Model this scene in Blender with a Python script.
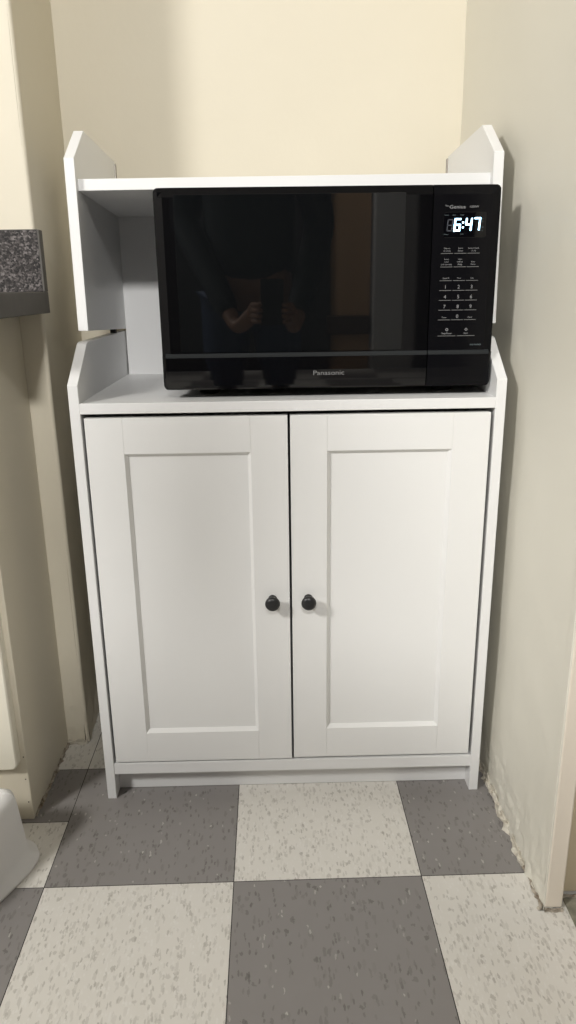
import bpy, bmesh, math, random
from mathutils import Vector, Matrix, noise
random.seed(7)
for _o in list(bpy.data.objects): bpy.data.objects.remove(_o)
S = bpy.context.scene
COL = S.collection

# ------------------------------------------------------------------ camera
cd = bpy.data.cameras.new('camera'); cam = bpy.data.objects.new('camera', cd); COL.objects.link(cam)
F = Vector((0.01605118, 0.95609052, -0.29263164)); R = Vector((0.99970237, -0.02072345, -0.01287314)); U = R.cross(F)
M = Matrix((R, U, -F)).transposed().to_4x4(); M.translation = Vector((-0.0230, -1.1785, 0.9196))
cam.matrix_world = M
cd.sensor_fit = 'VERTICAL'; cd.sensor_height = 24.0; cd.lens = 737.09 / 1024 * 24.0
cd.clip_start = 0.004; cd.clip_end = 50
S.camera = cam
# ------------------------------------------------------------------ world and lights
w = bpy.data.worlds.new('world'); S.world = w; w.use_nodes = True
w.node_tree.nodes['Background'].inputs[0].default_value = (0.9, 0.93, 1.0, 1); w.node_tree.nodes['Background'].inputs[1].default_value = 0.3
def area(name, loc, target, size, power, col):
    l = bpy.data.lights.new(name, 'AREA'); l.shape = 'DISK'; l.size = size; l.energy = power; l.color = col
    o = bpy.data.objects.new(name, l); COL.objects.link(o); o.location = loc
    o.rotation_euler = (Vector(target) - Vector(loc)).to_track_quat('-Z', 'Y').to_euler(); return o
area('ceiling_lamp_light', (-0.06, -2.70, 2.46), (0.0, -0.3, 0.4), 0.30, 78, (1.0, 0.985, 0.955))
area('side_lamp_light', (-1.90, -1.85, 2.22), (-0.1, -0.2, 0.3), 0.42, 50, (1.0, 0.98, 0.94))
S.view_settings.view_transform = 'Standard'; S.view_settings.look = 'None'
S.view_settings.gamma = 1.0; S.view_settings.use_curve_mapping = False
S.view_settings.exposure = 0.17

# ------------------------------------------------------------------ materials
def mat(name, col, rough=0.5, metal=0.0, spec=0.5, bump=0.0, bscale=60.0, mottle=None, mscale=4.0, emit=None, estr=0.0, coat=0.0, bdist=0.002):
    m = bpy.data.materials.new(name); m.use_nodes = True
    nt = m.node_tree; b = nt.nodes['Principled BSDF']
    b.inputs['Base Color'].default_value = (*col, 1); b.inputs['Roughness'].default_value = rough
    b.inputs['Metallic'].default_value = metal; b.inputs['Specular IOR Level'].default_value = spec
    b.inputs['Coat Weight'].default_value = coat; b.inputs['Coat Roughness'].default_value = 0.03
    if emit: b.inputs['Emission Color'].default_value = (*emit, 1); b.inputs['Emission Strength'].default_value = estr
    tc = nt.nodes.new('ShaderNodeTexCoord')
    if bump:
        n = nt.nodes.new('ShaderNodeTexNoise'); n.inputs['Scale'].default_value = bscale; n.inputs['Detail'].default_value = 4
        nt.links.new(tc.outputs['Object'], n.inputs['Vector'])
        bp = nt.nodes.new('ShaderNodeBump'); bp.inputs['Strength'].default_value = bump; bp.inputs['Distance'].default_value = bdist
        nt.links.new(n.outputs['Fac'], bp.inputs['Height']); nt.links.new(bp.outputs['Normal'], b.inputs['Normal'])
    if mottle:
        n = nt.nodes.new('ShaderNodeTexNoise'); n.inputs['Scale'].default_value = mscale; n.inputs['Detail'].default_value = 5
        nt.links.new(tc.outputs['Object'], n.inputs['Vector'])
        r = nt.nodes.new('ShaderNodeValToRGB'); r.color_ramp.elements[0].position = 0.3; r.color_ramp.elements[1].position = 0.7
        r.color_ramp.elements[0].color = (*col, 1); r.color_ramp.elements[1].color = (*mottle, 1)
        nt.links.new(n.outputs['Fac'], r.inputs['Fac']); nt.links.new(r.outputs['Color'], b.inputs['Base Color'])
    return m

def fleck_mat(name, base, dark, light, dark_t, light_t, patch):
    """vinyl composition tile: flat ground with short streaky chips"""
    m = bpy.data.materials.new(name); m.use_nodes = True; nt = m.node_tree; N = nt.nodes; L = nt.links
    b = N['Principled BSDF']; b.inputs['Roughness'].default_value = 0.42; b.inputs['Specular IOR Level'].default_value = 0.35
    tc = N.new('ShaderNodeTexCoord')
    def chips(scale, sx, rot, keep, size, seed):
        mp = N.new('ShaderNodeMapping'); mp.inputs['Scale'].default_value = (scale * sx, scale, scale); mp.inputs['Rotation'].default_value = (0, 0, rot)
        mp.inputs['Location'].default_value = (seed, seed * 2, 0)
        L.new(tc.outputs['Object'], mp.inputs['Vector'])
        nz = N.new('ShaderNodeTexNoise'); nz.inputs['Scale'].default_value = 2.2; nz.inputs['Detail'].default_value = 2
        L.new(mp.outputs['Vector'], nz.inputs['Vector'])
        mx = N.new('ShaderNodeVectorMath'); mx.operation = 'MULTIPLY_ADD'; mx.inputs[1].default_value = (0.9, 0.9, 0.0)
        L.new(nz.outputs['Color'], mx.inputs[0]); L.new(mp.outputs['Vector'], mx.inputs[2])
        v = N.new('ShaderNodeTexVoronoi'); v.voronoi_dimensions = '2D'; v.inputs['Scale'].default_value = 1.0
        L.new(mx.outputs[0], v.inputs['Vector'])
        sep = N.new('ShaderNodeSeparateColor'); L.new(v.outputs['Color'], sep.inputs[0])
        a = N.new('ShaderNodeMath'); a.operation = 'LESS_THAN'; a.inputs[1].default_value = size; L.new(v.outputs['Distance'], a.inputs[0])
        k = N.new('ShaderNodeMath'); k.operation = 'LESS_THAN'; k.inputs[1].default_value = keep; L.new(sep.outputs[0], k.inputs[0])
        t = N.new('ShaderNodeMath'); t.operation = 'MULTIPLY'; L.new(a.outputs[0], t.inputs[0]); L.new(k.outputs[0], t.inputs[1])
        t2 = N.new('ShaderNodeMath'); t2.operation = 'MULTIPLY'; L.new(t.outputs[0], t2.inputs[0])
        rr = N.new('ShaderNodeMapRange'); rr.inputs[3].default_value = 0.25; L.new(sep.outputs[1], rr.inputs[0]); L.new(rr.outputs[0], t2.inputs[1])
        return t2.outputs[0]
    cur = None
    def over(fac, colr, amt=1.0):
        nonlocal cur
        mx = N.new('ShaderNodeMix'); mx.data_type = 'RGBA'
        mu = N.new('ShaderNodeMath'); mu.operation = 'MULTIPLY'; mu.inputs[1].default_value = amt; L.new(fac, mu.inputs[0]); L.new(mu.outputs[0], mx.inputs[0])
        if cur is None: mx.inputs[6].default_value = (*base, 1)
        else: L.new(cur, mx.inputs[6])
        mx.inputs[7].default_value = (*colr, 1); cur = mx.outputs[2]
    big = N.new('ShaderNodeTexNoise'); big.inputs['Scale'].default_value = 26; big.inputs['Detail'].default_value = 6; L.new(tc.outputs['Object'], big.inputs['Vector'])
    bigr = N.new('ShaderNodeMapRange'); bigr.inputs[1].default_value = 0.45; bigr.inputs[2].default_value = 0.75; L.new(big.outputs['Fac'], bigr.inputs[0])
    over(bigr.outputs[0], patch, 0.6)
    over(chips(48, 3.0, 0.15, dark_t, 0.36, 3.1), dark, 0.35)
    over(chips(85, 2.6, -0.3, dark_t, 0.36, 7.7), dark, 0.6)
    over(chips(70, 1.3, 0.5, dark_t * 0.6, 0.30, 1.7), dark, 0.55)
    over(chips(75, 2.8, 0.4, light_t, 0.34, 5.3), light, 0.7)
    over(chips(130, 1.6, 0.0, light_t, 0.33, 9.9), light, 0.9)
    L.new(cur, b.inputs['Base Color'])
    bp = N.new('ShaderNodeBump'); bp.inputs['Strength'].default_value = 0.15; bp.inputs['Distance'].default_value = 0.0006
    L.new(big.outputs['Fac'], bp.inputs['Height']); L.new(bp.outputs['Normal'], b.inputs['Normal'])
    return m

def granite_mat():
    m = bpy.data.materials.new('granite'); m.use_nodes = True; nt = m.node_tree; N = nt.nodes; L = nt.links
    b = N['Principled BSDF']; b.inputs['Roughness'].default_value = 0.35
    tc = N.new('ShaderNodeTexCoord')
    v = N.new('ShaderNodeTexVoronoi'); v.inputs['Scale'].default_value = 330; L.new(tc.outputs['Object'], v.inputs['Vector'])
    n = N.new('ShaderNodeTexNoise'); n.inputs['Scale'].default_value = 170; n.inputs['Detail'].default_value = 5; L.new(tc.outputs['Object'], n.inputs['Vector'])
    s = N.new('ShaderNodeSeparateColor'); L.new(v.outputs['Color'], s.inputs[0])
    a = N.new('ShaderNodeMath'); a.operation = 'MULTIPLY'; L.new(s.outputs[0], a.inputs[0]); L.new(n.outputs['Fac'], a.inputs[1])
    r = N.new('ShaderNodeValToRGB'); L.new(a.outputs[0], r.inputs[0])
    e = r.color_ramp.elements; e[0].position = 0.08; e[0].color = (0.012, 0.011, 0.011, 1); e[1].position = 0.62; e[1].color = (0.22, 0.20, 0.195, 1)
    q = e.new(0.3); q.color = (0.060, 0.052, 0.050, 1)
    L.new(r.outputs[0], b.inputs['Base Color']); return m

CREAM = (0.66, 0.61, 0.495)
M_wall = mat('cream_wall_paint', CREAM, 0.6, bump=0.35, bscale=14, bdist=0.004, mottle=(0.68, 0.63, 0.515), mscale=3)
M_wallR = mat('offwhite_wall_paint', (0.70, 0.675, 0.59), 0.5, bump=0.35, bscale=11, bdist=0.004)
M_casing = mat('casing_paint', (0.72, 0.65, 0.55), 0.5, bump=0.2, bscale=40)
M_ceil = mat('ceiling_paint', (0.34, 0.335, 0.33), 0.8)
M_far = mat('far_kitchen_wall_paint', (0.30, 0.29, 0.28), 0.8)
M_plaster = mat('crumbling_plaster', (0.70, 0.67, 0.58), 0.8, bump=0.9, bscale=120, mottle=(0.45, 0.40, 0.32), mscale=60, bdist=0.004)
M_dirt = mat('dirty_caulk', (0.16, 0.12, 0.08), 0.9, bump=1.0, bscale=160, mottle=(0.55, 0.50, 0.42), mscale=70, bdist=0.004)
M_tileL = fleck_mat('light_vinyl_tile', (0.71, 0.685, 0.635), (0.36, 0.335, 0.295), (0.76, 0.74, 0.70), 0.30, 0.2, (0.75, 0.725, 0.68))
M_tileD = fleck_mat('grey_vinyl_tile', (0.252, 0.237, 0.229), (0.10, 0.092, 0.085), (0.50, 0.48, 0.44), 0.13, 0.013, (0.264, 0.249, 0.241))
M_seam = mat('tile_seam', (0.035, 0.03, 0.026), 0.9)
M_white = mat('white_foil', (0.755, 0.755, 0.75), 0.38, spec=0.45)
M_whiteface = mat('white_door_paint', (0.765, 0.763, 0.75), 0.34, spec=0.45, bump=0.04, bscale=200)
M_board = mat('white_back_board', (0.74, 0.74, 0.74), 0.5)
M_dark = mat('black_gap', (0.01, 0.01, 0.01), 0.8)
M_knob = mat('black_knob', (0.016, 0.016, 0.017), 0.36)
M_plas = mat('black_plastic', (0.010, 0.010, 0.011), 0.22, spec=0.5)
M_gloss = mat('black_gloss', (0.003, 0.003, 0.0035), 0.04, spec=0.34)
M_mbody = mat('microwave_case', (0.012, 0.012, 0.012), 0.45, metal=0.0)
M_ink = mat('white_print', (0.24, 0.24, 0.25), 0.5)
M_inkdim = mat('grey_print', (0.10, 0.13, 0.14), 0.5)
M_line = mat('silver_line', (0.17, 0.17, 0.17), 0.4)
M_led = mat('clock_digits', (0.5, 0.8, 1.0), 0.5, emit=(0.50, 0.80, 1.0), estr=4.0)
M_ledoff = mat('unlit_digit', (0.05, 0.055, 0.07), 0.5)
M_metal = mat('dull_grey_metal', (0.30, 0.28, 0.25), 0.4, metal=0.6)
M_cabbody = mat('cream_cabinet_paint', (0.64, 0.59, 0.48), 0.45, bump=0.1, bscale=30)
M_cabdoor = mat('cream_cabinet_door_paint', (0.72, 0.685, 0.58), 0.42, bump=0.05, bscale=30)
M_granite = granite_mat()
M_edge = mat('dark_grey_edge_band', (0.075, 0.070, 0.062), 0.5, mottle=(0.095, 0.088, 0.078), mscale=50)
M_stool = mat('white_plastic', (0.80, 0.79, 0.78), 0.35)

# ------------------------------------------------------------------ helpers
def empty(name, loc, label, cat, group=None):
    o = bpy.data.objects.new(name, None); COL.objects.link(o); o.location = loc; o.empty_display_size = 0.05
    o['label'] = label; o['category'] = cat
    if group: o['group'] = group
    return o
def wloc(p):
    v = Vector((0, 0, 0))
    while p is not None: v += p.location; p = p.parent
    return v
def obj(name, bm, m, parent=None, smooth=False, kind=None):
    off = wloc(parent)
    if off.length: bmesh.ops.translate(bm, verts=bm.verts, vec=-off)
    bmesh.ops.recalc_face_normals(bm, faces=bm.faces)
    me = bpy.data.meshes.new(name); bm.to_mesh(me); bm.free()
    for mm in (m if isinstance(m, (list, tuple)) else [m]): me.materials.append(mm)
    if smooth:
        for p in me.polygons: p.use_smooth = True
    o = bpy.data.objects.new(name, me); COL.objects.link(o)
    if parent: o.parent = parent
    if kind: o['kind'] = kind
    return o
def bevel(bm, w, seg=2, ang=0.5):
    es = [e for e in bm.edges if len(e.link_faces) == 2 and e.calc_face_angle(0) > ang]
    if w and es: bmesh.ops.bevel(bm, geom=es, offset=w, segments=seg, affect='EDGES', profile=0.5)
def bx(bm, x0, x1, y0, y1, z0, z1, bev=0.0, seg=2):
    t = bmesh.new(); bmesh.ops.create_cube(t, size=1.0)
    for v in t.verts: v.co = Vector(((x0 + x1) / 2 + v.co.x * (x1 - x0), (y0 + y1) / 2 + v.co.y * (y1 - y0), (z0 + z1) / 2 + v.co.z * (z1 - z0)))
    bevel(t, bev, seg); merge(bm, t)
def merge(bm, t):
    me = bpy.data.meshes.new('tmp'); t.to_mesh(me); t.free(); bm.from_mesh(me); bpy.data.meshes.remove(me)
def box(name, d, m, parent=None, bev=0.0, kind=None, xf=None, seg=2):
    bm = bmesh.new(); bx(bm, *d, bev, seg)
    if xf:
        for v in bm.verts: v.co = xf(v.co)
    return obj(name, bm, m, parent, kind=kind)
def prism_x(pts, x0, x1, bev=0.0):
    """(y,z) outline extruded along x"""
    bm = bmesh.new(); a = [bm.verts.new((x0, y, z)) for y, z in pts]
    f = bm.faces.new(a); r = bmesh.ops.extrude_face_region(bm, geom=[f])
    for v in r['geom']:
        if isinstance(v, bmesh.types.BMVert): v.co.x = x1
    bmesh.ops.recalc_face_normals(bm, faces=bm.faces); bevel(bm, bev, 1, 0.9); return bm
def rrect(x0, x1, z0, z1, r, n=6):
    pts = []
    for cx, cz, a0 in ((x1 - r, z1 - r, 0), (x0 + r, z1 - r, 90), (x0 + r, z0 + r, 180), (x1 - r, z0 + r, 270)):
        for k in range(n + 1):
            a = math.radians(a0 + 90 * k / n); pts.append((cx + r * math.cos(a), cz + r * math.sin(a)))
    return pts
def loft(rings, cap0=True, cap1=True):
    bm = bmesh.new(); R_ = [[bm.verts.new(p) for p in r] for r in rings]; n = len(R_[0])
    for a, b in zip(R_, R_[1:]):
        for i in range(n): bm.faces.new((a[i], a[(i + 1) % n], b[(i + 1) % n], b[i]))
    if cap0: bm.faces.new(R_[0])
    if cap1: bm.faces.new(R_[-1])
    return bm
def lathe_y(cx, cz, prof, n=32):
    """prof: (radius, y) turned about a y-parallel axis"""
    return loft([[(cx + r * math.cos(2 * math.pi * i / n), y, cz + r * math.sin(2 * math.pi * i / n)) for i in range(n)] for r, y in prof])
def text_bm(s, cx, cz, y, h, width=None, align='CENTER', ext=0.0002):
    cu = bpy.data.curves.new('t', 'FONT'); cu.body = s; cu.size = 1.0; cu.align_x = 'LEFT'; cu.resolution_u = 3
    o = bpy.data.objects.new('t', cu); COL.objects.link(o)
    dg = bpy.context.evaluated_depsgraph_get(); me = bpy.data.meshes.new_from_object(o.evaluated_get(dg))
    bm = bmesh.new(); bm.from_mesh(me)
    bpy.data.objects.remove(o); bpy.data.curves.remove(cu); bpy.data.meshes.remove(me)
    xs = [v.co.x for v in bm.verts]; x0, x1 = min(xs), max(xs)
    k = h / 0.70; kx = (width / (x1 - x0)) if width else k
    sh = {'CENTER': (x0 + x1) / 2, 'LEFT': x0}[align]
    for v in bm.verts: v.co = Vector((cx + (v.co.x - sh) * kx, y, cz + v.co.y * k))
    r = bmesh.ops.extrude_face_region(bm, geom=list(bm.faces))
    bmesh.ops.translate(bm, verts=[g for g in r['geom'] if isinstance(g, bmesh.types.BMVert)], vec=(0, -ext, 0))
    return bm
def fbm(p, s): return noise.noise(Vector(p) * s) + 0.5 * noise.noise(Vector(p) * s * 2.3)

# ------------------------------------------------------------------ room
T, TX, TY, TR = 0.3048, -0.1025, -0.2117, 0.0064
bm = bmesh.new(); g = 0.0007; ca, sa = math.cos(TR), math.sin(TR)
def tw(x, y): return (TX + x * ca - y * sa, TY + x * sa + y * ca)
def quad(a0, a1, b0, b1, mi, z=0.0, gg=g):
    vs = [bm.verts.new((*tw(a, b), z)) for a, b in ((a0 + gg, b0 + gg), (a1 - gg, b0 + gg), (a1 - gg, b1 - gg), (a0 + gg, b1 - gg))]
    bm.faces.new(vs).material_index = mi
for i in range(-8, 8):
    for j in range(-10, 3):
        mi = 0 if (i + j) % 2 == 0 else 1
        if i == -2 and j == 0:
            quad(i * T, i * T + T, 0, 0.153, 0); quad(i * T, i * T + T, 0.153, T, 1); continue
        if i == -2 and j >= 1: mi = 0
        quad(i * T, (i + 1) * T, j * T, (j + 1) * T, mi)
quad(-8 * T, 8 * T, -10 * T, 3 * T, 2, -0.0006, 0)
fl = obj('floor', bm, [M_tileL, M_tileD, M_seam], kind='structure')

YB, XR, ZC = 0.512, 0.376, 2.5
def rough_grid(name, P, nu, nv, amp, sc, m, low=0.0, kind='structure'):
    """a wall sheet with hand-plastered unevenness; P(u,v)->(point, normal); low adds lumps near the floor"""
    bm = bmesh.new(); V = []
    for i in range(nu + 1):
        row = []
        for j in range(nv + 1):
            p, n = P(i / nu, (j / nv) ** 1.8); p = Vector(p); n = Vector(n)
            d = amp * fbm(p, sc)
            if low: d += low * max(0, 1 - p.z / 0.16) ** 1.2 * (0.6 + fbm(p, 28) + 0.5 * fbm(p, 70))
            row.append(bm.verts.new(p + n * d))
        V.append(row)
    for i in range(nu):
        for j in range(nv): bm.faces.new((V[i][j], V[i + 1][j], V[i + 1][j + 1], V[i][j + 1]))
    return bm
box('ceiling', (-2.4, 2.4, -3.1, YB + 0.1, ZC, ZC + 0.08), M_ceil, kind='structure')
# back wall of the nook
bm = rough_grid('w', lambda u, v: ((-0.47 + u * 0.87, YB, v * ZC), (0, -1, 0)), 30, 60, 0.002, 3, M_wall)
bx(bm, -0.48, 0.40, YB + 0.004, YB + 0.1, 0, ZC)
obj('wall_back', bm, M_wall, kind='structure', smooth=False)
# left wall: camera-facing stretch beside the nook, then the nook's own side
YP, XP = 0.184, -0.430
bm = rough_grid('w', lambda u, v: ((-2.25 + u * (2.25 + XP - 0.006), YP, v * ZC), (0, -1, 0)), 300, 70, 0.0012, 5, M_wall, low=0.003)
t = rough_grid('w', lambda u, v: ((XP - 0.019 * u, YP + 0.006 + u * (YB - YP), v * ZC), (1, 0, 0)), 30, 70, 0.0015, 5, M_wall, low=0.003); merge(bm, t)
t = rough_grid('w', lambda u, v: ((XP - 0.006 * (1 - math.sin(u * math.pi / 2)), YP + 0.006 * (1 - math.cos(u * math.pi / 2)), v * ZC), (0.7, -0.7, 0)), 4, 70, 0.0014, 5, M_wall, low=0.003); merge(bm, t)
bx(bm, -2.3, XP - 0.034, YP + 0.012, YB + 0.05, 0, ZC)
obj('wall_left', bm, M_wall, kind='structure', smooth=False)
# right wall with the crumbled base, ending in an outer corner
YE = -0.285
bm = rough_grid('w', lambda u, v: ((XR, YB + 0.01 - u * (YB + 0.01 - YE - 0.004), v * ZC), (-1, 0, 0)), 110, 90, 0.0016, 5, M_wallR, low=0.004)
bx(bm, XR + 0.0035, 0.390, YE + 0.002, YB + 0.05, 0, ZC); bx(bm, XR - 0.0012, 0.390, YE + 0.001, YE + 0.014, 0, ZC, 0.0008)
obj('wall_right', bm, M_wallR, kind='structure')
bm = bmesh.new(); bx(bm, 0.3765, 0.404, YE, YE + 0.012, 0.004, ZC, 0.003, 3); bx(bm, 0.3905, 0.404, YE + 0.010, YB + 0.05, 0.004, ZC)
obj('trim_1', bm, M_casing, kind='structure')
bm = bmesh.new(); bx(bm, 0.404, 1.25, -0.262, -0.22, 0.012, 2.05, 0.002)
bx(bm, 0.404, 2.3, -0.22, -0.15, 0, ZC); bx(bm, 1.25, 2.3, -0.262, -0.22, 0, ZC); bx(bm, 0.404, 1.25, -0.262, -0.22, 2.05, ZC)
obj('door_1', bm, mat('jamb_paint', (0.55, 0.47, 0.33), 0.5), kind='structure')
box('trim_5', (0.412, 1.25, -0.40, -0.263, 0.0, 0.004), mat('worn_threshold', (0.15, 0.145, 0.11), 0.7, bump=0.6, bscale=90, mottle=(0.28, 0.26, 0.2), mscale=60), bev=0.001, kind='structure')
# far side of the kitchen, behind the photographer (seen in the microwave door)
M_tan = mat('tan_wall', (0.42, 0.27, 0.15), 0.7); M_rail = mat('brown_rail', (0.05, 0.028, 0.018), 0.5)
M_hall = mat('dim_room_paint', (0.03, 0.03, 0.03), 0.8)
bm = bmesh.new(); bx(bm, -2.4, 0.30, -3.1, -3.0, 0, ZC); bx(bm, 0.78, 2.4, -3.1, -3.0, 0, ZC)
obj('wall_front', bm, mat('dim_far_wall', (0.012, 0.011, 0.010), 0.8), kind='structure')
box('wall_front', (0.29, 0.52, -3.1, -3.02, 0, ZC), M_tan, kind='structure')
box('trim_2', (0.28, 0.52, -3.02, -2.985, 0.66, 0.76), M_rail, bev=0.004, kind='structure')
box('door_2', (0.53, 0.77, -3.1, -2.96, 0, ZC), mat('grey_white_door', (0.50, 0.50, 0.50), 0.5), bev=0.01, kind='structure')
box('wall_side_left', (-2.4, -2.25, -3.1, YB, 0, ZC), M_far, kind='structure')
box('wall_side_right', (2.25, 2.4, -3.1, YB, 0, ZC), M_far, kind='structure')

def bead(name, P0, P1, ra, rb, m, out, n=120, seedv=0.0, hk=1.0):
    """lumpy run of plaster and grime in a floor corner"""
    bm = bmesh.new(); P0 = Vector(P0); P1 = Vector(P1); out = Vector(out); rows = []
    for i in range(n + 1):
        c = P0.lerp(P1, i / n); row = []
        for k in range(7):
            a = math.pi / 2 * k / 6
            q = Vector((c.x * 60 + seedv, c.y * 60, k * 0.5))
            r = ra + (rb - ra) * (0.5 + 0.8 * noise.noise(q) + 0.35 * noise.noise(q * 2.7))
            r = max(0.0006, r)
            row.append(bm.verts.new(c + out * (r * math.cos(a)) + Vector((0, 0, hk * r * math.sin(a)))))
        row.append(bm.verts.new(c + Vector((0, 0, 0))))
        rows.append(row)
    for a, b in zip(rows, rows[1:]):
        for k in range(8): bm.faces.new((a[k], b[k], b[(k + 1) % 8], a[(k + 1) % 8]))
    return obj(name, bm, m, kind='structure')
bead('trim_3', (XR + 0.001, 0.25, 0), (XR + 0.001, -0.20, 0), 0.003, 0.0115, M_plaster, (-1, 0, 0), 260, 3, 2.2)
bead('trim_4', (XR + 0.002, -0.19, 0), (0.376, YE, 0), 0.001, 0.010, M_dirt, (-1, 0, 0), 80, 9, 1.0)
bead('trim_6', (-0.4725, -0.045, 0), (-0.4725, YP - 0.002, 0), 0.001, 0.0075, M_dirt, (1, 0, 0), 140, 5, 1.2)
bead('trim_7', (-0.478, YP - 0.002, 0), (XP, YP - 0.002, 0), 0.002, 0.010, M_plaster, (0, -1, 0), 50, 11, 1.2)
bead('trim_8', (0.376, YE, 0), (0.405, YE, 0), 0.001, 0.006, M_dirt, (0, -1, 0), 30, 21, 1.2)
bead('trim_9', (0.405, -0.262, 0.003), (0.60, -0.262, 0.003), 0.002, 0.009, M_dirt, (0, -1, 0), 60, 31, 1.0)

# ------------------------------------------------------------------ storage cabinet
cab = empty('storage_cabinet', (0, 0, 0), 'tall white storage cabinet with two panelled doors and an open hutch on top', 'cabinet')
W, t_ = 0.3497, 0.0164; XI = W - t_
D = 0.437
prof = [(0, 0), (0, 0.7741), (0.078, 0.8285), (0.083, 0.8325), (0.091, 0.8348), (0.100, 0.8352), (D, 0.8352), (D, 0)]
for s in (-1, 1):
    bm = prism_x(prof, s * XI, s * W, 0.0006); obj('side_panel', bm, M_white, cab)
box('counter_board', (-XI, XI, 0.0, D - 0.006, 0.728, 0.7451), M_white, cab, 0.0007)
box('bottom_board', (-XI, XI, 0.001, D - 0.006, 0.0525, 0.0755), M_white, cab, 0.0007)
box('plinth', (-XI, XI, 0.030, 0.046, 0.001, 0.0525), M_white, cab, 0.0006)
box('back_panel', (-XI, XI, D - 0.006, D - 0.002, 0.0, 0.846), M_board, cab)
def upx(v):
    a = 0.0416; r = -0.0043
    Y = v.y * math.cos(a) + v.z * math.sin(a); Z = -v.y * math.sin(a) + v.z * math.cos(a)
    X = v.x * math.cos(r) + Z * math.sin(r); Z2 = -v.x * math.sin(r) + Z * math.cos(r)
    return Vector((X + 0.0024, 0.0929 + Y, 0.8544 + Z2))
uprof = [(0, 0), (0, 0.2652), (0.080, 0.3221), (0.3313, 0.3221), (0.3313, 0)]
for s in (-1, 1):
    bm = prism_x(uprof, s * XI, s * W, 0.0006)
    for v in bm.verts: v.co = upx(v.co)
    obj('upper_side_panel', bm, M_white, cab)
box('top_shelf', (-XI, XI, 0.0128, 0.3275, 0.2189, 0.2365), M_white, cab, 0.0007, xf=upx)
box('upper_back_panel', (-XI, XI, 0.3275, 0.3310, -0.106, 0.2365), M_board, cab, xf=upx)
for s in (-1, 1):  # narrow dark grey strips along the back edges of the upper panels
    bm = bmesh.new(); bx(bm, s * (XI + 0.001), s * (XI - 0.0022), 0.326, 0.3345, 0.262, 0.318, 0.0004)
    bx(bm, s * (XI + 0.001), s * (XI - 0.006), 0.328, 0.3340, 0.244, 0.262, 0.0004)
    for v in bm.verts: v.co = upx(v.co)
    obj('back_edge_strip', bm, M_metal, cab)
for s in (-1, 1):
    bm = bmesh.new(); bx(bm, s * (XI + 0.003), s * (XI + 0.012), 0.335, 0.345, 0.8340, 0.8455, 0.001)
    obj('connector', bm, M_knob, cab)
def door(x0, x1, z0, z1, kx, kz=0.4015):
    sw, y0, y1 = 0.0605, 0.0005, 0.0175
    bm = bmesh.new()
    xa, xb, za, zb = x0 + sw, x1 - sw, z0 + 0.0605, z1 - 0.0595
    bv = 0.0007
    bx(bm, x0, xa, y0, y1, z0, z1, bv); bx(bm, xb, x1, y0, y1, z0, z1, bv)
    bx(bm, xa, xb, y0, y1, z0, za, bv); bx(bm, xa, xb, y0, y1, zb, z1, bv)
    d = obj('door', bm, M_whiteface, cab)
    i, dp = 0.0048, 0.0062
    ra = [(xa, y0 + 0.0004, za), (xb, y0 + 0.0004, za), (xb, y0 + 0.0004, zb), (xa, y0 + 0.0004, zb)]
    rb = [(xa + i, y0 + dp, za + i), (xb - i, y0 + dp, za + i), (xb - i, y0 + dp, zb - i), (xa + i, y0 + dp, zb - i)]
    rc = [(xa + i + 0.0005, y0 + dp + 0.0012, za + i + 0.0005), (xb - i - 0.0005, y0 + dp + 0.0012, za + i + 0.0005), (xb - i - 0.0005, y0 + dp + 0.0012, zb - i - 0.0005), (xa + i + 0.0005, y0 + dp + 0.0012, zb - i - 0.0005)]
    bm = loft([ra, rb, rc], cap0=False); obj('door_panel', bm, M_whiteface, d)
    k = [(0.0048, y0), (0.0078, y0 - 0.0002), (0.0076, y0 - 0.002), (0.0056, y0 - 0.004), (0.0052, y0 - 0.011), (0.0062, y0 - 0.0145), (0.0100, y0 - 0.0165), (0.0124, y0 - 0.0190),
         (0.0129, y0 - 0.0215), (0.0122, y0 - 0.0240), (0.0098, y0 - 0.0262), (0.0060, y0 - 0.0274), (0.0015, y0 - 0.0278)]
    obj('knob', lathe_y(kx, kz, k, 40), M_knob, d, smooth=True)
door(-0.3285, -0.0020, 0.0790, 0.7210, -0.0320)
door(0.0020, 0.3275, 0.0810, 0.7210, 0.0300)

# ------------------------------------------------------------------ microwave
mw = empty('microwave_oven', (0.065, 0.2, 0.7451), 'glossy black microwave oven with lit clock reading 6:47 on the white cabinet', 'microwave')
X0, X1, Z0, Z1, YF, XS = -0.2020, 0.3310, 0.7603, 1.0650, 0.030, 0.2262
bm = loft([[(x, y, z) for x, z in rrect(X0 + i, X1 - i, Z0 + i, Z1 - i, 0.008)] for y, i in ((0.060, 0.003), (0.415, 0.003), (0.419, 0.007))])
bod = obj('body', bm, M_mbody, mw)
for fx in (-0.135, 0.268):
    for fy in (0.105, 0.385):
        bm = loft([[(fx + r * k * math.cos(a * math.pi / 12), fy + r * math.sin(a * math.pi / 12), z) for a in range(24)] for z, r, k in ((0.7451, 0.010, 1.5), (0.7463, 0.0112, 1.5), (0.758, 0.0125, 1.5), (0.765, 0.0125, 1.5))])
        obj('foot', bm, M_plas, mw, smooth=False)
ZR = 0.814
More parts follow.
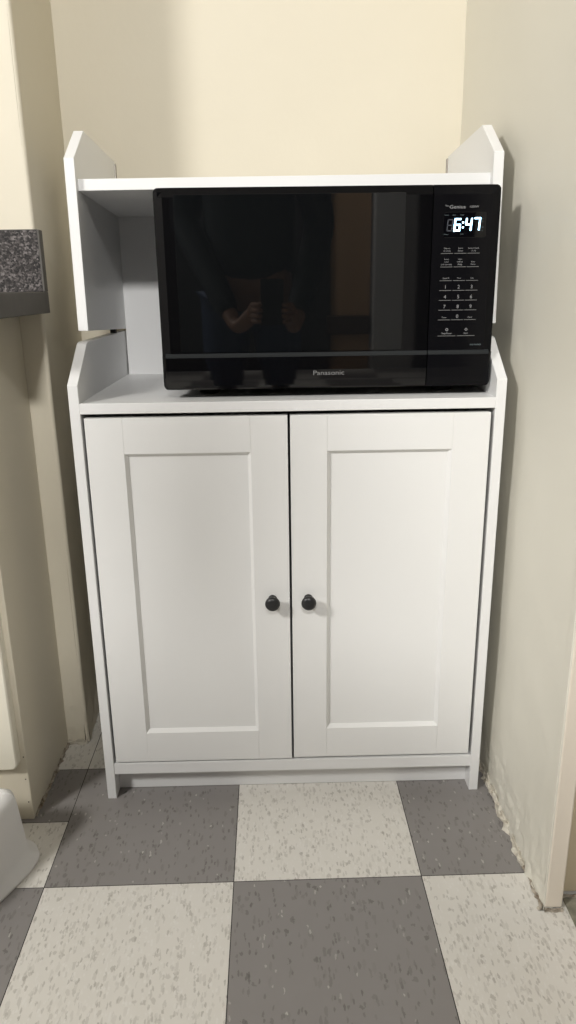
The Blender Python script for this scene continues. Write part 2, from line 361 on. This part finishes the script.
def face_front(name, x0, x1, m, outer):
    """front shell: chamfered rim round a flat face, a ridge line, and a lip that rolls back below it"""
    r = 0.008; c = 0.014
    li = c if outer == 'L' else 0.0; ri = c if outer == 'R' else 0.0
    bm = bmesh.new()
    # columns across x and rows down z define depth
    def depth(x, z):
        d = 0.0
        if z > ZR:
            e = min(Z1 - z, 1.0); d = max(d, 0.006 * max(0, 1 - e / c))
            if outer == 'L': d = max(d, 0.006 * max(0, 1 - (x - X0) / c))
            if outer == 'R': d = max(d, 0.006 * max(0, 1 - (X1 - x) / c))
            d = max(d, 0.0028 * (1 - min(1, (z - ZR - 0.0) / 0.006)) * 0)
            return d + 0.0025
        k = (ZR - z) / (ZR - Z0)
        d = 0.0025 * 0 + 0.004 * k * k
        if outer == 'L': d = max(d, 0.006 * max(0, 1 - (x - X0) / 0.005))
        if outer == 'R': d = max(d, 0.006 * max(0, 1 - (X1 - x) / 0.005))
        return d
    xs = sorted(set([x0, x1] + [X0 + v for v in (0.001, 0.003, 0.006, c) if outer == 'L'] + [X1 - v for v in (0.001, 0.003, 0.006, c) if outer == 'R'] + [x0 + 0.0006, x1 - 0.0006]))
    zs = [Z0, Z0 + 0.0006, Z0 + 0.002, Z0 + 0.006, Z0 + 0.015, Z0 + 0.03, Z0 + 0.042, ZR - 0.0062, ZR - 0.0031, ZR, ZR + 0.0012, ZR + 0.006, 0.9, Z1 - c, Z1 - 0.006, Z1 - 0.003, Z1 - 0.0006, Z1]
    def cl(x, z):   # round the outer corners
        if outer == 'L' and x < X0 + r:
            if z > Z1 - r: zc = Z1 - r
            elif z < Z0 + r: zc = Z0 + r
            else: return x, z
            cx = X0 + r
        elif outer == 'R' and x > X1 - r:
            if z > Z1 - r: zc = Z1 - r
            elif z < Z0 + r: zc = Z0 + r
            else: return x, z
            cx = X1 - r
        else: return x, z
        dx, dz = x - cx, z - zc; n = max(abs(dx), abs(dz)); L_ = math.hypot(dx, dz)
        if L_ < 1e-9: return x, z
        return cx + dx * n / L_, zc + dz * n / L_
    G = [[None] * len(zs) for _ in xs]
    for i, x in enumerate(xs):
        for j, z in enumerate(zs):
            xx, zz = cl(x, z); G[i][j] = bm.verts.new((xx, YF + depth(x, z), zz))
    for i in range(len(xs) - 1):
        for j in range(len(zs) - 1): bm.faces.new((G[i][j], G[i + 1][j], G[i + 1][j + 1], G[i][j + 1]))
    be = [e for e in bm.edges if len(e.link_faces) == 1]
    rr = bmesh.ops.extrude_edge_only(bm, edges=be); vs = [v for v in rr['geom'] if isinstance(v, bmesh.types.BMVert)]
    for v in vs: v.co.y = YF + 0.031
    bmesh.ops.contextual_create(bm, geom=[e for e in bm.edges if len(e.link_faces) == 1])
    return obj(name, bm, m, mw)
dr = face_front('door', X0, XS - 0.0012, M_gloss, 'L')
dr['label'] = 'glossy black mirror-like microwave door'
cp = face_front('control_panel', XS + 0.0004, X1, mat('black_printed_panel', (0.004, 0.004, 0.005), 0.16, spec=0.12), 'R')
# ridge along the foot of the window
bm = prism_x([(YF + 0.0035, ZR + 0.0045), (YF + 0.0012, ZR + 0.0030), (YF - 0.0003, ZR + 0.0005), (YF - 0.0006, ZR - 0.0025), (YF + 0.003, ZR - 0.0050)], X0 + 0.006, XS - 0.0012)
obj('ridge', bm, mat('satin_black_ridge', (0.018, 0.020, 0.021), 0.7, spec=0.15), dr)
bm = prism_x([(YF + 0.0035, ZR + 0.0045), (YF + 0.0012, ZR + 0.0030), (YF - 0.0003, ZR + 0.0005), (YF - 0.0006, ZR - 0.0025), (YF + 0.003, ZR - 0.0050)], XS + 0.0004, X1 - 0.006)
obj('ridge', bm, bpy.data.materials['satin_black_ridge'], cp)
# window: framed pane just proud of the door face
YW = YF + 0.0025
fr = loft([[(x, YW - 0.0001, z) for x, z in rrect(-0.171, 0.184, 0.8195, 1.0545, 0.002, 3)], [(x, YW - 0.0006, z) for x, z in rrect(-0.1705, 0.1835, 0.820, 1.054, 0.002, 3)]], cap0=False)
obj('window_pane', fr, mat('dark_window_glass', (0.004, 0.0045, 0.005), 0.025, spec=0.62), dr)
lg = text_bm('Panasonic', 0.0665, 0.7815, YF + 0.0003, 0.0072, 0.050); 

obj('brand_lettering', lg, mat('logo_print', (0.20, 0.20, 0.20), 0.4), dr)
YC = YF + 0.0025
def lettering(name, items, m, parent):
    bm = bmesh.new()
    for s, x, z, h, wd in items: merge(bm, text_bm(s, x, z, YC - 0.0001, h, wd))
    return obj(name, bm, m, parent)
lettering('model_lettering', [('The', 0.2470, 1.0335, 0.0022, 0.0052), ('Genius', 0.2635, 1.0305, 0.0050, 0.0245), ('1200W', 0.2895, 1.0315, 0.0030, 0.0135)], M_ink, cp)
lettering('model_lettering', [('NN-SN65KB', 0.3035, 0.8250, 0.0023, 0.0175)], M_inkdim, cp)
# clock
disp = obj('display', loft([[(x, YC - 0.00005, z) for x, z in rrect(0.243, 0.309, 0.9885, 1.0255, 0.002, 3)], [(x, YC - 0.0003, z) for x, z in rrect(0.2435, 0.3085, 0.989, 1.025, 0.002, 3)]], cap0=False), mat('display_glass', (0.002, 0.002, 0.003), 0.05, spec=0.34), cp)
SEG = {'a': ((0, 2), (1, 2)), 'b': ((1, 2), (1, 1)), 'c': ((1, 1), (1, 0)), 'd': ((0, 0), (1, 0)), 'e': ((0, 1), (0, 0)), 'f': ((0, 2), (0, 1)), 'g': ((0, 1), (1, 1))}
def seg_digit(bm, segs, cx, cz, w_, h_, th, y):
    for s in segs:
        (ax, az), (bx_, bz) = SEG[s]
        A = Vector((cx + (ax - 0.5) * w_, 0, cz + (az - 1) * h_ / 2)); B = Vector((cx + (bx_ - 0.5) * w_, 0, cz + (bz - 1) * h_ / 2))
        d = (B - A).normalized(); n = Vector((-d.z, 0, d.x)); A2 = A - d * th * 0.42; B2 = B + d * th * 0.42
        pts = [A2, A2 + d * th / 5 + n * th / 2, B2 - d * th / 5 + n * th / 2, B2, B2 - d * th / 5 - n * th / 2, A2 + d * th / 5 - n * th / 2]
        fs = [[(p.x + (p.z - cz) * 0.08, y - k, p.z) for p in pts] for k in (0, 0.0002)]
        merge(bm, loft(fs))
YD = YC - 0.00035
bm = bmesh.new()
seg_digit(bm, 'acdefg', 0.2645, 1.0070, 0.0078, 0.0165, 0.0026, YD)
seg_digit(bm, 'bcfg', 0.2820, 1.0075, 0.0078, 0.0165, 0.0026, YD)
seg_digit(bm, 'abc', 0.2948, 1.0080, 0.0078, 0.0165, 0.0026, YD)
for dz in (-0.0035, 0.0035): bx(bm, 0.2719, 0.2745, YD - 0.0002, YD, 1.0068 + dz - 0.0013, 1.0068 + dz + 0.0013)
obj('clock_digits', bm, M_led, cp)
bm = bmesh.new(); seg_digit(bm, 'abcdefg', 0.2530, 1.0065, 0.0075, 0.0160, 0.0014, YD)
obj('unlit_digit', bm, M_ledoff, cp)
bm = bmesh.new()
for s, x, z, wd in (('Sensor', 0.2475, 1.0205, 0.007), ('Auto', 0.2590, 1.0205, 0.0055), ('Power', 0.2715, 1.0205, 0.006), ('Defrost', 0.2475, 0.9925, 0.007), ('Lock', 0.2720, 0.9930, 0.0045), ('lb', 0.3030, 1.0150, 0.002), ('oz', 0.3030, 1.0110, 0.002), ('kg', 0.3035, 1.0030, 0.002), ('g', 0.3035, 0.9980, 0.001)):
    obj('display_lettering', text_bm(s, x, z, YD, 0.0016, wd), M_inkdim, cp)
# keys: each key is its legend above a thin silver underline
XK = (0.2505, 0.2715, 0.2920); DX = -0.0011
def key(lines, x, zl, w_=0.0190, h=0.0020, lw=None):
    bm = bmesh.new(); n = len(lines)
    for i, s in enumerate(lines):
        merge(bm, text_bm(s, x, zl + 0.0028 + (n - 1 - i) * (h + 0.0018), YC - 0.0001, h, (None if len(s) * h * 0.85 < w_ * 0.9 else w_ * 0.9)))
    nf = len(bm.faces); bx(bm, x - w_ / 2, x + w_ / 2, YC - 0.0004, YC - 0.00002, zl - 0.00035, zl + 0.00035)
    bm.faces.ensure_lookup_table()
    for f in bm.faces[nf:]: f.material_index = 1
    obj('key', bm, [M_ink, M_line], cp)
rows = [(0.9655, [['Popcorn', '(3 Levels)'], ['Sensor', 'Reheat'], ['Sensor Cook', '(1-16)']]),
        (0.9455, [['Power', 'Level', '(10 Levels)'], ['Auto', 'Defrost', '(lb/kg)'], ['Keep', 'Warm']]),
        (0.9250, [['Quick 30'], ['More'], ['Less']])]
for z, ks in rows:
    for x, ls in zip(XK, ks): key(ls, x, z)
for z, ds in ((0.9102, '123'), (0.8952, '456'), (0.8802, '789')):
    for x, c_ in zip(XK, ds): key([c_], x, z, h=0.0054)
key(['Timer'], XK[0], 0.8652, h=0.0022); key(['0'], XK[1], 0.8652, h=0.0054); key(['Clock'], XK[2], 0.8652, h=0.0022)
for x, s in ((0.2560, 'Stop/Reset'), (0.2870, 'Start')):
    key([s], x, 0.8402, w_=0.0285, h=0.0026)
    bm = bmesh.new()
    if s == 'Start': pr = [(0, 0.0026), (0.0026, 0), (0, -0.0026), (-0.0026, 0)]
    else: pr = [(0.0023 * math.cos(a * math.pi / 8), 0.0023 * math.sin(a * math.pi / 8)) for a in range(16)]
    n = len(pr); zc = 0.8500
    O = [bm.verts.new((x + px, YC - 0.0002, zc + pz)) for px, pz in pr]; I = [bm.verts.new((x + px * .55, YC - 0.0002, zc + pz * .55)) for px, pz in pr]
    for i in range(n): bm.faces.new((O[i], O[(i + 1) % n], I[(i + 1) % n], I[i]))
    r_ = bmesh.ops.extrude_face_region(bm, geom=list(bm.faces)); bmesh.ops.translate(bm, verts=[v for v in r_['geom'] if isinstance(v, bmesh.types.BMVert)], vec=(0, 0.00015, 0))
    obj('key_symbol', bm, M_ink, cp)

# ------------------------------------------------------------------ kitchen base cabinet and worktop at left
kb = empty('base_cabinet', (-0.74, 0.06, 0), 'cream painted kitchen base cabinet under the speckled dark worktop', 'cabinet')
bm = bmesh.new(); bx(bm, -1.05, -0.4722, -0.052, YP - 0.001, 0, 0.8795, 0.0015)
obj('carcass', bm, M_cabbody, kb)
bm = loft([[(x, y, z) for x, z in rrect(-1.02 + i, -0.482 - i, 0.119 + i, 0.862 - i, 0.010)] for y, i in ((-0.0522, 0.0), (-0.070, 0.0), (-0.0722, 0.0022))])
kd = obj('door', bm, M_cabdoor, kb)
for z in (0.132, 0.086, 0.038): obj('nail_hole', lathe_y(-0.4765 - (0.0015 if z < 0.1 else 0), z, [(0.0011, -0.0523), (0.0011, -0.0528)], 10), M_dark, kb)
wt = empty('worktop', (-0.72, 0.05, 0.88), 'dark speckled kitchen worktop with upright backsplash and grey edges at left', 'worktop')
bm = bmesh.new(); bx(bm, -1.08, -0.4165, -0.088, YP - 0.001, 0.8800, 0.9162, 0.0015)
obj('slab', bm, M_edge, wt)
bm = bmesh.new(); bx(bm, -1.078, -0.4200, -0.086, YP - 0.020, 0.9162, 0.9168)
obj('surface', bm, M_granite, wt)
bm = bmesh.new(); bx(bm, -1.08, -0.4200, YP - 0.020, YP - 0.001, 0.9168, 1.0165, 0.0006)
bs = obj('backsplash', bm, M_granite, wt)
bm = bmesh.new(); bx(bm, -0.4200, -0.4165, YP - 0.0205, YP - 0.001, 0.9163, 1.0172, 0.001); bx(bm, -1.08, -0.4201, YP - 0.020, YP - 0.001, 1.0165, 1.0178, 0.0004)
obj('edge_band', bm, M_edge, bs)

# ------------------------------------------------------------------ white plastic stool
st = empty('step_stool', (-0.60, -0.26, 0), 'low white plastic step stool with flared foot at the left frame edge', 'stool')
ctrl = [(-0.4365, -0.135), (-0.4335, -0.168), (-0.4480, -0.208), (-0.475, -0.265), (-0.515, -0.350), (-0.565, -0.405), (-0.64, -0.415), (-0.715, -0.385), (-0.755, -0.320), (-0.775, -0.220), (-0.782, -0.140), (-0.755, -0.106), (-0.62, -0.102), (-0.475, -0.106)]
def catmull(P, n=8):
    o = []; N_ = len(P)
    for i in range(N_):
        p0, p1, p2, p3 = [Vector((*P[(i + k) % N_], 0)) for k in (-1, 0, 1, 2)]
        for k in range(n):
            t = k / n; o.append(0.5 * ((2 * p1) + (p2 - p0) * t + (2 * p0 - 5 * p1 + 4 * p2 - p3) * t * t + (3 * p1 - p0 - 3 * p2 + p3) * t ** 3))
    return o
base = catmull([(x - 0.003, y) for x, y in ctrl])
def inset(P, d):
    o = []; n = len(P)
    for i in range(n):
        tg = (P[(i + 1) % n] - P[i - 1]).normalized(); nn = Vector((tg.y, -tg.x, 0)); o.append(P[i] + nn * d)
    return o
A2 = sum(base[i].x * base[(i + 1) % len(base)].y - base[(i + 1) % len(base)].x * base[i].y for i in range(len(base)))
sg = 1 if A2 < 0 else -1
def ring(d, z): return [(p.x, p.y, z) for p in inset(base, sg * d)]
bm = loft([ring(d, z) for d, z in ((0, 0.0), (-0.0005, 0.003), (0.001, 0.006), (0.008, 0.0125), (0.014, 0.020), (0.0165, 0.030), (0.019, 0.060), (0.0235, 0.112), (0.025, 0.122), (0.029, 0.130), (0.036, 0.1345), (0.044, 0.136), (0.048, 0.1345), (0.052, 0.133))])
sb = obj('stool_body', bm, M_stool, st, smooth=True)
for hx in (-0.64, -0.60, -0.56):
    for hy in (-0.30, -0.25, -0.20): obj('grip_dot', loft([[(hx + 0.006 * math.cos(a * math.pi / 6), hy + 0.006 * math.sin(a * math.pi / 6), z) for a in range(12)] for z in (0.1325, 0.1342)]), M_stool, st)

# ------------------------------------------------------------------ the photographer, seen as a dark reflection in the microwave door
pr_ = empty('person', (-0.10, -1.56, 0), 'person in dark jacket and blue jeans holding a phone, reflected in the microwave', 'person')
M_skin = mat('skin', (0.34, 0.20, 0.14), 0.5, bump=0.1, bscale=200); M_jack = mat('dark_teal_jacket', (0.012, 0.020, 0.022), 0.8, bump=0.4, bscale=50)
M_jean = mat('blue_jeans', (0.035, 0.055, 0.11), 0.85, bump=0.3, bscale=300); M_hair = mat('dark_hair', (0.02, 0.014, 0.01), 0.6, bump=0.6, bscale=150); M_shoe = mat('dark_shoes', (0.02, 0.02, 0.02), 0.5)
PX, PY = -0.10, -1.56
def skin(name, verts, edges, m, parent, root=0, lv=2, extra=None):
    me = bpy.data.meshes.new('sk'); me.from_pydata([v[:3] for v in verts], edges, [])
    o = bpy.data.objects.new('sk', me); COL.objects.link(o)
    md = o.modifiers.new('s', 'SKIN'); md.use_smooth_shade = True
    for i, v in enumerate(verts):
        sv = me.skin_vertices[0].data[i]; r = v[3]; sv.radius = r if isinstance(r, tuple) else (r, r); sv.use_root = (i == root)
    sd = o.modifiers.new('d', 'SUBSURF'); sd.levels = lv; sd.render_levels = lv
    dg = bpy.context.evaluated_depsgraph_get(); m2 = bpy.data.meshes.new_from_object(o.evaluated_get(dg))
    bm = bmesh.new(); bm.from_mesh(m2); bpy.data.objects.remove(o); bpy.data.meshes.remove(me); bpy.data.meshes.remove(m2)
    if extra: merge(bm, extra)
    return obj(name, bm, m, parent, smooth=True)
def P(x, y, z, r): return (PX + x, PY + y, z, r)
# phone frame of reference: Fv looks into the scene
Cc = Vector((-0.0230, -1.1785, 0.9196))
def cp_(r, u, f): return Cc + R * r + U * u + F * f
wr_r = cp_(0.075, -0.165, -0.075); wr_l = cp_(-0.115, -0.165, -0.075)
verts = [P(0, 0, 0.93, (0.155, 0.115)), P(0, 0.0, 1.06, (0.135, 0.105)), P(0, -0.01, 1.24, (0.150, 0.105)), P(0, -0.02, 1.36, (0.130, 0.085)), P(0, -0.01, 1.44, 0.058), P(0, 0.01, 1.50, 0.052),
         P(0, 0.03, 1.56, 0.066), P(0, 0.035, 1.62, (0.072, 0.088)), P(0, 0.03, 1.675, 0.066),
         P(-0.17, -0.02, 1.38, 0.055), P(-0.235, -0.05, 1.16, 0.042), (wr_l.x, wr_l.y, wr_l.z, 0.027),
         P(0.17, -0.02, 1.38, 0.055), P(0.255, -0.05, 1.14, 0.042), (wr_r.x, wr_r.y, wr_r.z, 0.027),
         P(-0.09, 0, 0.84, 0.088), P(-0.10, 0.02, 0.49, 0.058), P(-0.10, -0.02, 0.10, 0.036), P(-0.11, 0.10, 0.035, 0.032),
         P(0.09, 0, 0.84, 0.088), P(0.10, 0.02, 0.49, 0.058), P(0.10, -0.02, 0.10, 0.036), P(0.11, 0.10, 0.035, 0.032)]
edges = [(0, 1), (1, 2), (2, 3), (3, 4), (4, 5), (5, 6), (6, 7), (7, 8), (3, 9), (9, 10), (10, 11), (3, 12), (12, 13), (13, 14), (0, 15), (15, 16), (16, 17), (17, 18), (0, 19), (19, 20), (20, 21), (21, 22)]
# palms continue the forearms, five fingers each closing on the phone's sides
def hand(side, wi):
    # side -1: left of the phone, +1: right; the palm lies behind the phone, fingers wrap its edge
    e = side * 0.040; base = len(verts)
    pc = cp_(side * 0.060, -0.105, -0.040); verts.append((*pc, (0.030, 0.017))); edges.append((wi, base))
    for k, (up_, ln) in enumerate(((-0.060, 0.9), (-0.078, 1.0), (-0.096, 0.95), (-0.114, 0.8))):
        a = cp_(side * 0.064, up_ - 0.008, -0.030); b = cp_(side * 0.054, up_, -0.008); c = cp_(side * (0.054 - 0.012 * ln), up_ + 0.002, 0.004); d = cp_(side * (0.054 - 0.026 * ln), up_ + 0.003, 0.003)
        i = len(verts); verts.extend([(*a, 0.0100), (*b, 0.0090), (*c, 0.0082), (*d, 0.0072)]); edges.extend([(base, i), (i, i + 1), (i + 1, i + 2), (i + 2, i + 3)])
    a = cp_(side * 0.050, -0.085, -0.040); b = cp_(side * 0.036, -0.068, -0.034); c = cp_(side * 0.018, -0.056, -0.026)
    i = len(verts); verts.extend([(*a, 0.0125), (*b, 0.0105), (*c, 0.0085)]); edges.extend([(base, i), (i, i + 1), (i + 1, i + 2)])
hand(-1, 11); hand(1, 14)
fx = bmesh.new()
nose = loft([[(PX + r * math.cos(a * math.pi / 6), PY + 0.115 + f_ + 0.3 * r * math.sin(a * math.pi / 6), z) for a in range(12)] for z, r, f_ in ((1.640, 0.006, 0), (1.615, 0.010, 0.008), (1.598, 0.014, 0.012), (1.590, 0.009, 0.004))]); merge(fx, nose)
for s in (-1, 1):
    t = bmesh.new(); bmesh.ops.create_uvsphere(t, u_segments=12, v_segments=8, radius=1)
    for v in t.verts: v.co = Vector((PX + s * 0.076 + v.co.x * 0.008, PY + 0.03 + v.co.y * 0.018, 1.615 + v.co.z * 0.030))
    merge(fx, t)
body = skin('body', verts, edges, M_skin, pr_, extra=fx)
jv = [P(0, 0, 0.90, (0.185, 0.140)), P(0, 0, 1.06, (0.172, 0.130)), P(0, -0.01, 1.24, (0.180, 0.128)), P(0, -0.02, 1.375, (0.150, 0.102)), P(0, -0.01, 1.45, 0.072), P(-0.175, -0.02, 1.385, 0.074), P(-0.24, -0.05, 1.16, 0.062), (*(Vector(P(-0.24, -0.05, 1.16, 0)[:3]).lerp(wr_l, 0.90)), 0.043),
      P(0.175, -0.02, 1.385, 0.074), P(0.26, -0.05, 1.14, 0.062), (*(Vector(P(0.26, -0.05, 1.14, 0)[:3]).lerp(wr_r, 0.90)), 0.043)]
skin('jacket', jv, [(0, 1), (1, 2), (2, 3), (3, 4), (3, 5), (5, 6), (6, 7), (3, 8), (8, 9), (9, 10)], M_jack, pr_)
skin('jeans', [P(0, 0, 0.95, (0.165, 0.125)), P(-0.095, 0, 0.82, 0.104), P(-0.10, 0.02, 0.49, 0.076), P(-0.10, -0.02, 0.09, 0.062), P(0.095, 0, 0.82, 0.104), P(0.10, 0.02, 0.49, 0.076), P(0.10, -0.02, 0.09, 0.062)], [(0, 1), (1, 2), (2, 3), (0, 4), (4, 5), (5, 6)], M_jean, pr_)
t = bmesh.new(); bmesh.ops.create_icosphere(t, subdivisions=4, radius=1)
for v in list(t.verts):
    if v.co.y > 0.35 and v.co.z < 0.45: v.co.y *= 0.4
for v in t.verts: v.co = Vector((PX + v.co.x * 0.086, PY + 0.012 + v.co.y * 0.100, 1.655 + v.co.z * 0.082 - (0.02 if v.co.y < 0 else 0)))
obj('hair', t, M_hair, pr_, smooth=True)
for s in (-1, 1):
    obj('shoe', loft([[(PX + s * 0.108 + r * 0.9 * math.cos(a * math.pi / 8), PY + 0.06 + r * 2.7 * math.sin(a * math.pi / 8) - f_, z) for a in range(16)] for z, r, f_ in ((0.0, 0.050, 0), (0.02, 0.053, 0), (0.05, 0.048, 0.01), (0.08, 0.036, 0.04), (0.11, 0.030, 0.06))]), M_shoe, pr_, smooth=True)
    e = loft([[(PX + s * 0.028 + 0.009 * math.cos(a * math.pi / 6), PY + 0.1165 + d_, 1.628 + 0.005 * math.sin(a * math.pi / 6)) for a in range(12)] for d_ in (-0.006, 0.001)])
    obj('eye', e, M_hair, pr_)
e = loft([[(PX + 0.022 * math.cos(a * math.pi / 6), PY + 0.1130 + d_, 1.566 + 0.005 * math.sin(a * math.pi / 6)) for a in range(12)] for d_ in (-0.006, 0.002)])
obj('mouth', e, mat('lips', (0.35, 0.13, 0.11), 0.5), pr_)
ph = empty('phone', tuple(cp_(0, -0.055, -0.012)), 'dark slab phone held in both hands, reflected in the microwave door', 'phone')
def phbox(name, r0, r1, u0, u1, f0, f1, m, bev):
    bm = bmesh.new(); bx(bm, r0, r1, f0, f1, u0, u1, bev)
    for v in bm.verts: v.co = cp_(v.co.x, v.co.z, v.co.y)
    return obj(name, bm, m, ph)
phbox('phone_body', -0.037, 0.037, -0.128, 0.022, -0.014, -0.006, M_plas, 0.0035)
phbox('camera_bump', -0.016, 0.016, -0.022, 0.014, -0.0062, -0.0045, M_gloss, 0.0008)
